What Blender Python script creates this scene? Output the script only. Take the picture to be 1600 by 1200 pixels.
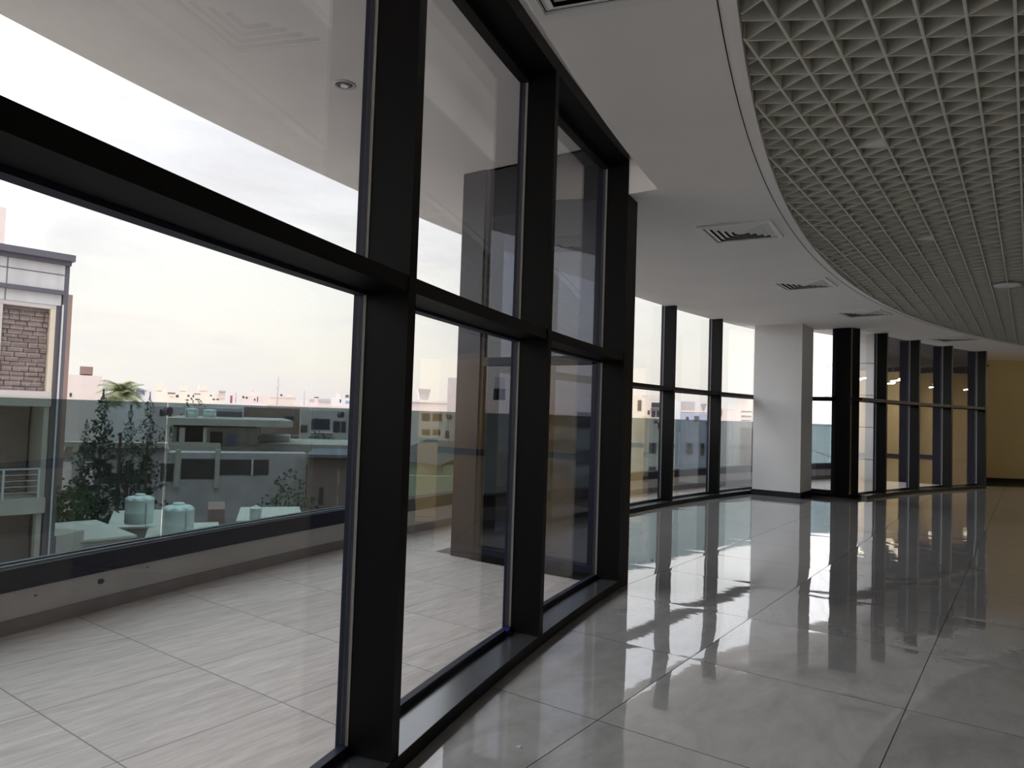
import bpy, bmesh, math, random
from mathutils import Vector, Matrix
for o in list(bpy.data.objects): bpy.data.objects.remove(o, do_unlink=True)
S = bpy.context.scene
COL = S.collection
PI = math.pi
rnd = random.Random(7)

# ------------------------------------------------------------------ camera
# X = to the right along the interior tiles, Y = along the corridor, metres
cd = bpy.data.cameras.new('camera'); cam = bpy.data.objects.new('camera', cd); COL.objects.link(cam)
PIT, ROL, YAW = 0.0415034, 0.0326758, -0.6256602
cy, sy = math.cos(YAW), math.sin(YAW)
fw = Vector((sy*math.cos(PIT), cy*math.cos(PIT), math.sin(PIT)))
r0 = Vector((cy, -sy, 0)); u0 = r0.cross(fw)
rt = r0*math.cos(ROL) + u0*math.sin(ROL); up = -r0*math.sin(ROL) + u0*math.cos(ROL)
m = Matrix((rt, up, -fw)).transposed().to_4x4(); m.translation = (0, 0, 1.5)
cam.matrix_world = m
cd.sensor_fit = 'HORIZONTAL'; cd.sensor_width = 36.0; cd.lens = 36.0*1122.19/1600; cd.clip_end = 2000; cd.clip_start = .02
S.camera = cam
S.view_settings.view_transform = 'Standard'; S.view_settings.look = 'None'
S.view_settings.gamma = 1; S.view_settings.use_curve_mapping = False
S.view_settings.exposure = 0.0

# ------------------------------------------------------------------ node helper
class NT:
    def __init__(s, tree):
        s.t = tree; s.t.nodes.clear()
    def n(s, typ, ins=None, **kw):
        nd = s.t.nodes.new(typ)
        for k, v in kw.items(): setattr(nd, k, v)
        for k, v in (ins or {}).items():
            if isinstance(v, bpy.types.NodeSocket): s.t.links.new(v, nd.inputs[k])
            else: nd.inputs[k].default_value = v
        return nd
    def m(s, op, a, b=0.0, c=None):
        ins = {0: a, 1: b}
        if c is not None: ins[2] = c
        return s.n('ShaderNodeMath', ins, operation=op).outputs[0]
    def mix(s, f, a, b):
        nd = s.n('ShaderNodeMix', data_type='RGBA')
        for i, v in ((0, f), (6, a), (7, b)):
            if isinstance(v, bpy.types.NodeSocket): s.t.links.new(v, nd.inputs[i])
            else: nd.inputs[i].default_value = v if i == 0 else (*v[:3], 1)
        return nd.outputs[2]
    def ramp(s, f, pts):
        nd = s.n('ShaderNodeValToRGB', {0: f}); cr = nd.color_ramp
        while len(cr.elements) < len(pts): cr.elements.new(.5)
        for e, (p_, c_) in zip(cr.elements, pts): e.position = p_; e.color = (*c_, 1)
        return nd.outputs[0]

# ------------------------------------------------------------------ overcast evening sky
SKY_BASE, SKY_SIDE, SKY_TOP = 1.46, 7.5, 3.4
W = bpy.data.worlds.new('overcast_sky'); S.world = W; W.use_nodes = True
k = NT(W.node_tree)
tc = k.n('ShaderNodeTexCoord').outputs['Generated']
sp = k.n('ShaderNodeSeparateXYZ', {0: tc})
z = sp.outputs[2]
base = k.ramp(z, [(0.0, (.80, .735, .715)), (.05, (.86, .82, .73)), (.14, (.87, .86, .80)), (.30, (.88, .88, .90)), (1.0, (1, 1, 1))])
nrm = k.n('ShaderNodeVectorMath', {0: tc}, operation='NORMALIZE').outputs[0]
# bright lobe left of the view and bright zenith, added to light terrace and hall
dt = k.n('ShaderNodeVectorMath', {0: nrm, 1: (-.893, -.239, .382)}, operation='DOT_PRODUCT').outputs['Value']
fill_lobe = k.n('ShaderNodeMapRange', {0: dt, 1: .80, 2: .97, 3: 0.0, 4: SKY_SIDE}, interpolation_type='SMOOTHSTEP').outputs[0]
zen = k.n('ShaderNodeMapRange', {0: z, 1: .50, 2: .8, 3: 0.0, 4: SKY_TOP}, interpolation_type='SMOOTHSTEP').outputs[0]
gain = k.m('ADD', k.m('ADD', fill_lobe, zen), SKY_BASE)
mp = k.n('ShaderNodeMapping', {0: tc, 3: (1.0, 1.0, 3.6)})
c1 = k.n('ShaderNodeTexNoise', {'Vector': mp.outputs[0], 'Scale': 3.1, 'Detail': 5.0, 'Roughness': .55, 'Distortion': .35}).outputs[0]
c1 = k.n('ShaderNodeMapRange', {0: c1, 1: .50, 2: .72, 3: 0.0, 4: 1.0}).outputs[0]
low = k.n('ShaderNodeMapRange', {0: z, 1: .02, 2: .12, 3: .35, 4: 1.0}).outputs[0]
cl = k.mix(k.m('MULTIPLY', k.m('MULTIPLY', c1, low), .85), base, (.70, .69, .71))
c2 = k.n('ShaderNodeTexNoise', {'Vector': k.n('ShaderNodeMapping', {0: tc, 1: (3.3, 1.2, .4), 3: (1, 1, 7.0)}).outputs[0], 'Scale': 2.6, 'Detail': 3.0}).outputs[0]
c2 = k.n('ShaderNodeMapRange', {0: c2, 1: .60, 2: .72, 3: 0.0, 4: .45}).outputs[0]
band = k.m('MULTIPLY', k.n('ShaderNodeMapRange', {0: z, 1: .04, 2: .12, 3: 0.0, 4: 1.0}).outputs[0], k.n('ShaderNodeMapRange', {0: z, 1: .32, 2: .2, 3: 0.0, 4: 1.0}).outputs[0])
cl = k.mix(k.m('MULTIPLY', c2, band), cl, (.78, .69, .68))
dn = k.n('ShaderNodeMapRange', {0: z, 1: -.03, 2: 0.0, 3: 0.0, 4: 1.0}).outputs[0]
cl = k.mix(dn, (.30, .28, .26), cl)
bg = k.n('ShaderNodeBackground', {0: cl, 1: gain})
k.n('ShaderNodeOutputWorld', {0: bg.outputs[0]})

# ------------------------------------------------------------------ materials
MAT = {}
def mat(name, col, rough=.6, spec=.5, metal=0.0, bump=None, var=None, coat=0.0):
    """plain principled surface; var=(scale, amount) blotches, bump=(scale, dist)"""
    M = bpy.data.materials.new(name); M.use_nodes = True; k = NT(M.node_tree); MAT[name] = M
    p = k.n('ShaderNodeBsdfPrincipled', {'Base Color': (*col, 1), 'Roughness': rough, 'Metallic': metal, 'Specular IOR Level': spec, 'Coat Weight': coat})
    o = k.n('ShaderNodeTexCoord').outputs['Object']
    if var:
        nz = k.n('ShaderNodeTexNoise', {'Vector': o, 'Scale': var[0], 'Detail': 5.0, 'Roughness': .6}).outputs[0]
        a = tuple(c*(1-var[1]) for c in col); b = tuple(min(1, c*(1+var[1])) for c in col)
        k.t.links.new(k.mix(k.n('ShaderNodeMapRange', {0: nz, 1: .3, 2: .7}).outputs[0], a, b), p.inputs['Base Color'])
    if bump:
        nz = k.n('ShaderNodeTexNoise', {'Vector': o, 'Scale': bump[0], 'Detail': 4.0}).outputs[0]
        k.t.links.new(k.n('ShaderNodeBump', {'Height': nz, 'Distance': bump[1]}).outputs[0], p.inputs['Normal'])
    k.n('ShaderNodeOutputMaterial', {0: p.outputs[0]})
    return M
def glass(name, tint, f0, power=4.2, rough=0.0, refl=(1, 1, 1), dust=0.0):
    """thin pane: clear or tinted transmission plus mirror that grows to grazing"""
    M = bpy.data.materials.new(name); M.use_nodes = True; k = NT(M.node_tree); MAT[name] = M
    fc = k.n('ShaderNodeLayerWeight', {'Blend': .5}).outputs['Facing']
    f = k.m('MULTIPLY_ADD', k.m('POWER', fc, power), 1-f0, f0)
    tr = k.n('ShaderNodeBsdfTransparent', {0: (*tint, 1)}).outputs[0]
    if dust:
        o = k.n('ShaderNodeTexCoord').outputs['Object']
        nz = k.n('ShaderNodeTexNoise', {'Vector': o, 'Scale': 1.3, 'Detail': 6.0, 'Roughness': .7, 'Distortion': 1.2}).outputs[0]
        w = k.n('ShaderNodeMapRange', {0: nz, 1: .45, 2: .8, 3: dust*.3, 4: dust}).outputs[0]
        df = k.n('ShaderNodeBsdfDiffuse', {0: (.6, .6, .6, 1)}).outputs[0]
        tr = k.n('ShaderNodeMixShader', {0: w, 1: tr, 2: df}).outputs[0]
    gl = k.n('ShaderNodeBsdfGlossy', {'Color': (*refl, 1), 'Roughness': rough}).outputs[0]
    mx = k.n('ShaderNodeMixShader', {0: f, 1: tr, 2: gl}).outputs[0]
    k.n('ShaderNodeOutputMaterial', {0: mx})
    return M
def emit(name, col, st):
    M = bpy.data.materials.new(name); M.use_nodes = True; k = NT(M.node_tree); MAT[name] = M
    k.n('ShaderNodeOutputMaterial', {0: k.n('ShaderNodeEmission', {0: (*col, 1), 1: st}).outputs[0]})
    return M
def tile_mat(name, sx, sy_, ox, oy, gw, col_a, col_b, grout, kind):
    M = bpy.data.materials.new(name); M.use_nodes = True; k = NT(M.node_tree); MAT[name] = M
    o = k.n('ShaderNodeTexCoord').outputs['Object']
    sp = k.n('ShaderNodeSeparateXYZ', {0: o}); X, Y = sp.outputs[0], sp.outputs[1]
    fx = k.m('DIVIDE', k.m('SUBTRACT', X, ox), sx); fy = k.m('DIVIDE', k.m('SUBTRACT', Y, oy), sy_)
    ax = k.m('MULTIPLY', k.m('PINGPONG', fx, .5), sx); ay = k.m('MULTIPLY', k.m('PINGPONG', fy, .5), sy_)
    d = k.m('MINIMUM', ax, ay)
    ln = k.m('LESS_THAN', d, gw)
    cid = k.n('ShaderNodeCombineXYZ', {0: k.m('FLOOR', fx), 1: k.m('FLOOR', fy), 2: 0.0}).outputs[0]
    wn = k.n('ShaderNodeTexWhiteNoise', {0: cid}, noise_dimensions='3D')
    off = k.n('ShaderNodeVectorMath', {0: wn.outputs[1], 1: (9, 9, 9)}, operation='MULTIPLY').outputs[0]
    po = k.n('ShaderNodeVectorMath', {0: o, 1: off}, operation='ADD').outputs[0]
    if kind == 'polished':
        v = k.n('ShaderNodeMapping', {0: po, 2: (0, 0, .25), 3: (1.6, .7, 1)}).outputs[0]
        n1 = k.n('ShaderNodeTexNoise', {'Vector': v, 'Scale': 1.5, 'Detail': 8.0, 'Roughness': .62, 'Distortion': 1.6}).outputs[0]
        n2 = k.n('ShaderNodeTexNoise', {'Vector': v, 'Scale': 7.0, 'Detail': 6.0, 'Roughness': .7, 'Distortion': .5}).outputs[0]
        nn = k.m('ADD', k.m('MULTIPLY', n1, .7), k.m('MULTIPLY', n2, .3))
    else:
        v = k.n('ShaderNodeMapping', {0: po, 2: (0, 0, -.04), 3: (9.0, .9, 1)}).outputs[0]
        n1 = k.n('ShaderNodeTexNoise', {'Vector': v, 'Scale': 2.2, 'Detail': 7.0, 'Roughness': .68, 'Distortion': .5}).outputs[0]
        n2 = k.n('ShaderNodeTexNoise', {'Vector': k.n('ShaderNodeMapping', {0: po, 3: (22, 2.4, 1)}).outputs[0], 'Scale': 2.5, 'Detail': 4.0}).outputs[0]
        nn = k.m('ADD', k.m('MULTIPLY', n1, .65), k.m('MULTIPLY', n2, .35))
    f = k.n('ShaderNodeMapRange', {0: nn, 1: .33, 2: .67}).outputs[0]
    f = k.m('ADD', f, k.m('MULTIPLY', k.m('SUBTRACT', wn.outputs[0], .5), .25))
    c = k.mix(k.n('ShaderNodeClamp', {0: f}).outputs[0], col_a, col_b)
    c = k.mix(ln, c, grout)
    if kind == 'polished':
        # pillowed tile edges and a faint polishing waviness bend the mirror image
        pil = k.m('MULTIPLY', k.m('POWER', 2.718, k.m('MULTIPLY', d, -14.0)), -.00085)
        tl = k.m('MULTIPLY', k.m('MULTIPLY', k.m('SUBTRACT', wn.outputs[0], .5), X), .0016)
        w1 = k.m('MULTIPLY', k.n('ShaderNodeTexNoise', {'Vector': o, 'Scale': 1.3, 'Detail': 2.0}).outputs[0], .0017)
        w2 = k.m('MULTIPLY', k.n('ShaderNodeTexNoise', {'Vector': k.n('ShaderNodeMapping', {0: o, 2: (0, 0, .6), 3: (1, 3.0, 1)}).outputs[0], 'Scale': 5.0, 'Detail': 2.0}).outputs[0], .00022)
        h = k.m('ADD', k.m('ADD', pil, tl), k.m('ADD', w1, w2))
        bp = k.n('ShaderNodeBump', {'Height': h, 'Distance': 1.0}).outputs[0]
        df = k.n('ShaderNodeBsdfDiffuse', {'Color': c}).outputs[0]
        gl = k.n('ShaderNodeBsdfGlossy', {'Color': (.97, .98, 1, 1), 'Roughness': .028, 'Normal': bp}).outputs[0]
        fc = k.n('ShaderNodeLayerWeight', {'Blend': .5}).outputs['Facing']
        fr = k.m('MULTIPLY_ADD', k.m('POWER', fc, 2.15), .98, .035)
        fr = k.m('MULTIPLY', fr, k.m('SUBTRACT', 1.0, k.m('MULTIPLY', ln, .8)))
        mx = k.n('ShaderNodeMixShader', {0: fr, 1: df, 2: gl}).outputs[0]
        k.n('ShaderNodeOutputMaterial', {0: mx})
    else:
        p = k.n('ShaderNodeBsdfPrincipled', {'Base Color': c, 'Roughness': .55, 'Specular IOR Level': .4})
        bp = k.n('ShaderNodeBump', {'Height': k.m('SUBTRACT', nn, k.m('MULTIPLY', ln, .8)), 'Distance': .002}).outputs[0]
        k.t.links.new(bp, p.inputs['Normal'])
        k.n('ShaderNodeOutputMaterial', {0: p.outputs[0]})
    return M
tile_mat('polished_tile', 1.2, 1.19, -2.933, 3.211, .0028, (.36, .35, .345), (.55, .535, .525), (.05, .05, .05), 'polished')
tile_mat('terrace_tile', .79, .815, -3.084, 1.547, .0035, (.32, .292, .277), (.52, .485, .46), (.16, .15, .14), 'terrace')
mat('ceiling_paint', (.86, .835, .825), .85, .2, var=(.8, .03))
mat('wall_paint', (.74, .735, .74), .7, .3, var=(1.2, .03))
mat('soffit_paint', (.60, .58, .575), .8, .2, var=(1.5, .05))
mat('black_frame', (.005, .0045, .0045), .45, .13)
mat('dark_frame_outside', (.010, .012, .028), .42, .25)
mat('gasket', (.42, .40, .38), .5, .4)
mat('sill_metal', (.31, .325, .345), .22, .5, metal=.9)
mat('baseboard', (.012, .012, .012), .35, .5)
mat('beige_paint', (.78, .66, .41), .8, .2, var=(.7, .04))
mat('lattice', (.66, .65, .585), .6, .3)
mat('plenum', (.01, .01, .01), .9, .1)
mat('white_plastic', (.75, .75, .75), .5, .4)
mat('vent_white', (.80, .80, .79), .4, .5)
mat('near_black', (.012, .012, .014), .8, .1)
mat('skirting', (.22, .2, .195), .6, .3, var=(6, .15))
mat('channel_metal', (.010, .012, .030), .42, .25)
mat('alu_lip', (.40, .40, .42), .35, .5, metal=.4)
mat('dark_cladding', (.020, .019, .032), .45, .3, var=(1.0, .3))
mat('blue_tape', (.03, .03, .35), .4, .5)
mat('steel', (.5, .5, .5), .3, .5, metal=1)
glass('window_glass', (.945, .95, .955), .045, 4.0, dust=.008)
glass('return_glass', (.34, .36, .43), .12, 4.0, refl=(.92, .94, 1.0))
glass('rail_glass', (.425, .495, .51), .04, 4.6, dust=.02)
emit('lamp_glow', (1.0, .87, .64), 470.0)
# terrace plaster with its stains
M = mat('plaster', (.50, .485, .475), .85, .2, var=(2.5, .07), bump=(30, .002))
kt = M.node_tree
# white cladding panels with open joints (drawn in the panel's own metres)
def panel_mat(name, col, joint, zs, us=None, jw=.012, z0=0.0):
    M = bpy.data.materials.new(name); M.use_nodes = True; k = NT(M.node_tree); MAT[name] = M
    o = k.n('ShaderNodeTexCoord').outputs['Object']; sp = k.n('ShaderNodeSeparateXYZ', {0: o})
    a = k.m('MULTIPLY', k.m('PINGPONG', k.m('DIVIDE', k.m('SUBTRACT', sp.outputs[2], z0), zs), .5), zs)
    ln = k.m('LESS_THAN', a, jw)
    if us:
        b = k.m('MULTIPLY', k.m('PINGPONG', k.m('DIVIDE', sp.outputs[0], us), .5), us)
        ln = k.m('MAXIMUM', ln, k.m('LESS_THAN', b, jw))
    nz = k.n('ShaderNodeTexNoise', {'Vector': k.n('ShaderNodeMapping', {0: o, 3: (3, 3, .5)}).outputs[0], 'Scale': 1.2, 'Detail': 5.0}).outputs[0]
    c = k.mix(k.n('ShaderNodeMapRange', {0: nz, 1: .35, 2: .7}).outputs[0], tuple(x*.86 for x in col), col)
    c = k.mix(ln, c, joint)
    p = k.n('ShaderNodeBsdfPrincipled', {'Base Color': c, 'Roughness': .5})
    k.n('ShaderNodeOutputMaterial', {0: p.outputs[0]}); return M
panel_mat('white_cladding', (.86, .85, .86), (.30, .30, .32), .9, None, .014, .55)
panel_mat('fascia_panel', (.55, .54, .56), (.16, .15, .17), 20, 3.1, .02)
# woven stone wall of the neighbour's balcony
M = bpy.data.materials.new('split_stone'); M.use_nodes = True; k = NT(M.node_tree); MAT['split_stone'] = M
o = k.n('ShaderNodeTexCoord').outputs['Object']
vv = k.n('ShaderNodeCombineXYZ', {0: k.n('ShaderNodeSeparateXYZ', {0: o}).outputs[0], 1: k.n('ShaderNodeSeparateXYZ', {0: o}).outputs[2], 2: 0.0}).outputs[0]
bk = k.n('ShaderNodeTexBrick', {'Vector': vv, 'Scale': 1.0, 'Brick Width': .42, 'Row Height': .15, 'Mortar Size': .02, 'Color1': (.22, .165, .15, 1), 'Color2': (.13, .095, .09, 1), 'Mortar': (.32, .27, .25, 1)})
nz = k.n('ShaderNodeTexNoise', {'Vector': o, 'Scale': 3.0, 'Detail': 5.0}).outputs[0]
p = k.n('ShaderNodeBsdfPrincipled', {'Base Color': k.mix(nz, bk.outputs[0], (.20, .16, .155)), 'Roughness': .8, 'Normal': k.n('ShaderNodeBump', {'Height': bk.outputs[1], 'Distance': -.02}).outputs[0]})
k.n('ShaderNodeOutputMaterial', {0: p.outputs[0]})
mat('pink_render', (.50, .405, .39), .9, .1, var=(.5, .06))
mat('pale_pink', (.74, .645, .62), .9, .1, var=(.3, .06))  # pink render, paled so the colour carries the distance haze
mat('cream_render', (.76, .68, .61), .9, .1, var=(.3, .06))
mat('white_render', (.78, .75, .77), .9, .1, var=(.3, .05))
mat('grey_render', (.50, .46, .46), .9, .1, var=(.4, .08))
mat('blue_render', (.38, .42, .55), .9, .1, var=(.4, .06))
mat('raw_concrete', (.44, .41, .42), .9, .1, var=(.6, .18))
mat('light_concrete', (.42, .40, .36), .9, .1, var=(.6, .15))
mat('brown_render', (.27, .19, .17), .9, .1, var=(.5, .1))
mat('roof_screed', (.55, .56, .50), .9, .1, var=(.9, .16))
mat('dark_window', (.045, .045, .06), .25, .5)
mat('blue_window', (.14, .14, .32), .3, .5)
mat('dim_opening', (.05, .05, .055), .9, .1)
mat('dark_trim', (.10, .095, .12), .6, .4)
mat('cream_trim', (.62, .54, .44), .8, .2)
mat('tank_plastic', (.62, .72, .68), .45, .4, var=(2, .06))
mat('red_tank', (.35, .08, .09), .5, .4)
mat('rail_paint', (.55, .55, .57), .45, .5)
mat('pine_leaf', (.045, .075, .055), .8, .2, var=(1.5, .4))
mat('green_leaf', (.05, .115, .05), .8, .2, var=(1.5, .4))
mat('palm_leaf', (.20, .235, .12), .7, .2, var=(1.5, .3))
mat('bark', (.10, .075, .06), .9, .1)
mat('ground_dust', (.36, .335, .31), .95, .1, var=(.05, .2))
mat('roof_sheet', (.15, .15, .17), .6, .3, var=(1, .1))
mat('green_wall', (.33, .36, .26), .9, .1, var=(.8, .1))

# ------------------------------------------------------------------ mesh helpers
def link(name, bm, mt, parent=None, smooth=False):
    me = bpy.data.meshes.new(name); bmesh.ops.recalc_face_normals(bm, faces=bm.faces); bm.to_mesh(me); bm.free()
    if smooth:
        for f in me.polygons: f.use_smooth = True
    me.materials.append(MAT[mt] if isinstance(mt, str) else mt)
    o = bpy.data.objects.new(name, me); COL.objects.link(o)
    if parent: o.parent = parent
    return o
def tag(o, label, cat, group=None):
    o['label'] = label; o['category'] = cat
    if group: o['group'] = group
    return o
def struct(o): o['kind'] = 'structure'; return o
def empty(name, loc=(0, 0, 0), rz=0.0):
    o = bpy.data.objects.new(name, None); o.empty_display_size = .2; COL.objects.link(o); o.location = loc; o.rotation_euler = (0, 0, rz); return o
def box(bm, x0, x1, y0, y1, z0, z1, M=None):
    vs = [bm.verts.new((x, y, z_)) for x in (x0, x1) for y in (y0, y1) for z_ in (z0, z1)]
    if M is not None:
        for v in vs: v.co = M @ v.co
    for f in ((0, 1, 3, 2), (4, 6, 7, 5), (0, 4, 5, 1), (2, 3, 7, 6), (0, 2, 6, 4), (1, 5, 7, 3)): bm.faces.new([vs[i] for i in f])
def bx(x0, x1, y0, y1, z0, z1, M=None):
    bm = bmesh.new(); box(bm, x0, x1, y0, y1, z0, z1, M); return bm
def prism(bm, pts, z0, z1):
    a = [bm.verts.new((x, y, z0)) for x, y in pts]; b = [bm.verts.new((x, y, z1)) for x, y in pts]
    n = len(pts)
    bm.faces.new(a[::-1]); bm.faces.new(b)
    for i in range(n): bm.faces.new((a[i], a[(i+1) % n], b[(i+1) % n], b[i]))
def pr(pts, z0, z1):
    bm = bmesh.new(); prism(bm, pts, z0, z1); return bm
def cyl(bm, c, r, z0, z1, n=20, r2=None, M=None, cap=True):
    r2 = r if r2 is None else r2
    a = []; b = []
    for i in range(n):
        t = 2*PI*i/n
        a.append(bm.verts.new((c[0]+r*math.cos(t), c[1]+r*math.sin(t), z0))); b.append(bm.verts.new((c[0]+r2*math.cos(t), c[1]+r2*math.sin(t), z1)))
    if M is not None:
        for v in a+b: v.co = M @ v.co
    for i in range(n): bm.faces.new((a[i], a[(i+1) % n], b[(i+1) % n], b[i]))
    if cap: bm.faces.new(a[::-1]); bm.faces.new(b)
def lathe(bm, prof, n=24, M=None):
    rings = []
    for r, z_ in prof:
        ring = [bm.verts.new((r*math.cos(2*PI*i/n), r*math.sin(2*PI*i/n), z_)) for i in range(n)]
        if M is not None:
            for v in ring: v.co = M @ v.co
        rings.append(ring)
    for a, b in zip(rings, rings[1:]):
        for i in range(n): bm.faces.new((a[i], a[(i+1) % n], b[(i+1) % n], b[i]))
    bm.faces.new(rings[0][::-1]); bm.faces.new(rings[-1])
# the building is set out on circles around this centre; angle 0 points to -X, positive towards +Y
CX, CY = 25.7, 10.4
def pol(r, deg): t = math.radians(deg); return (CX - r*math.cos(t), CY + r*math.sin(t))
def arc(r, a0, a1, step=.6):
    n = max(1, int(abs(a1-a0)/step + .5)); return [pol(r, a0+(a1-a0)*i/n) for i in range(n+1)]
def sector(bm, r0, r1, a0, a1, z0, z1, step=.6):
    prism(bm, arc(r0, a0, a1, step) + arc(r1, a1, a0, step), z0, z1)
def sec(*a, **kw):
    bm = bmesh.new(); sector(bm, *a, **kw); return bm
def deg_at_y(r, y): return math.degrees(math.asin((y-CY)/r))
H = 3.5            # ceiling
YR1, YR2 = 5.85, 16.10   # the two return walls of the recessed bay

# ------------------------------------------------------------------ floor, ceilings, outer walls
a1 = deg_at_y(29.2, YR1); a2 = deg_at_y(31.2, YR1); a3 = deg_at_y(31.2, YR2); a4 = deg_at_y(29.2, YR2)
fin = arc(29.2, -40, a1) + arc(31.2, a2, a3) + arc(29.2, a4, 24.6)
floor_pts = fin + [(-2.15, 24.2), (-2.1, 24.35), (2.8, 27.2), (2.8, 36), (14, 36), (14, -9)]
struct(link('floor', pr(floor_pts, -.25, 0), 'polished_tile'))
ext = arc(32.12, -40, 21.3) + [(pol(29.2, 24.6)[0], 22.2)] + (arc(29.2, -40, a1) + arc(31.2, a2, a3) + arc(29.2, a4, 22.2))[::-1]
struct(link('floor_terrace', pr(ext, -.25, -.005), 'terrace_tile'))
# smooth plaster ceiling band; slot (curtain pocket) along the near glazing
bm = bmesh.new()
sector(bm, 27.8, 28.72, -40, -9.33, H, 3.56)
PY = 5.73
o_ = [pol(27.8, -9.33)] + [(pol(28.72, -9.33)[0], pol(28.72, -9.33)[1])] + [(pol(28.74, deg_at_y(28.74, PY))[0], PY), (pol(29.25, deg_at_y(29.25, PY))[0], PY), (pol(29.25, deg_at_y(29.25, YR1+.05))[0], YR1+.05), (pol(31.0, deg_at_y(31.0, YR1+.05))[0], YR1+.05)]
o_ += arc(31.0, deg_at_y(31.0, YR1+.05), deg_at_y(31.0, YR2+.1))[1:] + arc(29.25, deg_at_y(29.25, YR2+.1), 24.6) + [(-1.8, 24.25), (-1.75, 24.4), (2.2, 26.7)] + [pol(27.8, 29.0)]
o_ += arc(27.8, 29.0, -9.33)[1:-1]
prism(bm, o_, H, 3.56)
ce = struct(link('ceiling', bm, 'ceiling_paint'))
struct(link('ceiling_upper', pr(arc(27.8, -40, 29) + [(2.2, 26.7), (2.2, 36), (14, 36), (14, -9)], 4.25, 4.3), 'plenum'))
# rim that the lattice ceiling dies into, with its shadow groove
bm = bmesh.new(); sector(bm, 27.76, 27.80, -40, 29, H-.012, 4.25)
struct(link('trim_1', bm, 'ceiling_paint'))
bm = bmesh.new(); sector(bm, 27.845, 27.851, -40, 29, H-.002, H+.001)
struct(link('trim_2', bm, 'near_black'))
# pocket above the near glazing
bm = bmesh.new()
sector(bm, 28.68, 28.72, -40, -9.33, 3.56, 4.0)
sector(bm, 28.68, 29.3, -40, -9.33, 4.0, 4.05)
struct(link('trim_3', bm, 'ceiling_paint'))
struct(link('trim_4', bx(pol(29.17, -9.3)[0], pol(28.72, -9.3)[0], PY, PY+.05, 3.56, 4.05), 'ceiling_paint'))
# balcony soffit with its lit edge
ext2 = arc(32.45, -40, 21.3) + [(-1.0, 22.2)] + (arc(29.3, -40, deg_at_y(29.3, YR1-.01)) + [(-4.9, YR1-.01), (-4.9, 6.2)] + arc(31.07, deg_at_y(31.07, 6.22), deg_at_y(31.07, YR2)) + arc(29.27, deg_at_y(29.27, YR2+.1), 22.2))[::-1]
struct(link('ceiling_terrace', pr(ext2, 4.05, 4.5), 'soffit_paint'))
# wall strips between the ceiling and the soffit above the bay glass
bm = bmesh.new(); sector(bm, 31.0, 31.07, deg_at_y(31.0, 6.2), deg_at_y(31.0, YR2), 3.56, 4.5); sector(bm, 29.2, 29.27, a4, 24, 3.56, 4.5); sector(bm, 29.2, 29.3, -40, a1, 4.05, 4.5)
struct(link('trim_5', bm, 'dark_cladding'))
# storey above (keeps the daylight out of the ceiling void)
struct(link('ceiling_slab', pr(arc(32.4, -40, 21.5) + [(-1, 36), (14.2, 36), (14.2, -9.2)], 4.5, 4.8), 'raw_concrete'))
# beige end wall, the rest of the hall and an added glint-blocking wall
def wall_seg(name, p, q, th, z0, z1, mt):
    d = Vector((q[0]-p[0], q[1]-p[1])); n = Vector((-d.y, d.x)).normalized()*th
    return struct(link(name, pr([p, q, (q[0]+n.x, q[1]+n.y), (p[0]+n.x, p[1]+n.y)], z0, z1), mt))
wall_seg('wall_end', (-1.9, 24.25), (2.8, 27.05), .15, 0, 4.5, 'beige_paint')
wall_seg('wall_corner', (-1.0, 22.62), (-1.85, 24.3), .12, 0, 4.5, 'beige_paint')
wall_seg('wall_hall', (2.75, 27.1), (2.75, 36), .15, 0, 4.5, 'beige_paint')
wall_seg('wall_far', (2.7, 35.9), (14, 35.9), .15, 0, 4.5, 'beige_paint')
wall_seg('wall_right', (14, 36), (14, -9), .15, 0, 4.5, 'beige_paint')
wall_seg('wall_back', (14.2, -9), (3.6, -9), .15, 0, 4.8, 'beige_paint')
wall_seg('wall_core', (7.5, 17), (7.5, -3), .2, 0, 4.25, 'beige_paint')
wall_seg('wall_light_block', (3.0, 24.4), (13.9, 24.4), .2, 0, 4.25, 'beige_paint')  # unseen wall added to keep tube-light glints out of the near panes
wall_seg('baseboard_end', (-1.88, 24.255), (2.79, 27.03), -.02, 0, .12, 'baseboard')
wall_seg('baseboard_core', (7.48, 17), (7.48, -3), -.015, 0, .12, 'baseboard')
wall_seg('baseboard_far', (2.8, 35.895), (14, 35.895), -.02, 0, .12, 'baseboard')

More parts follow.
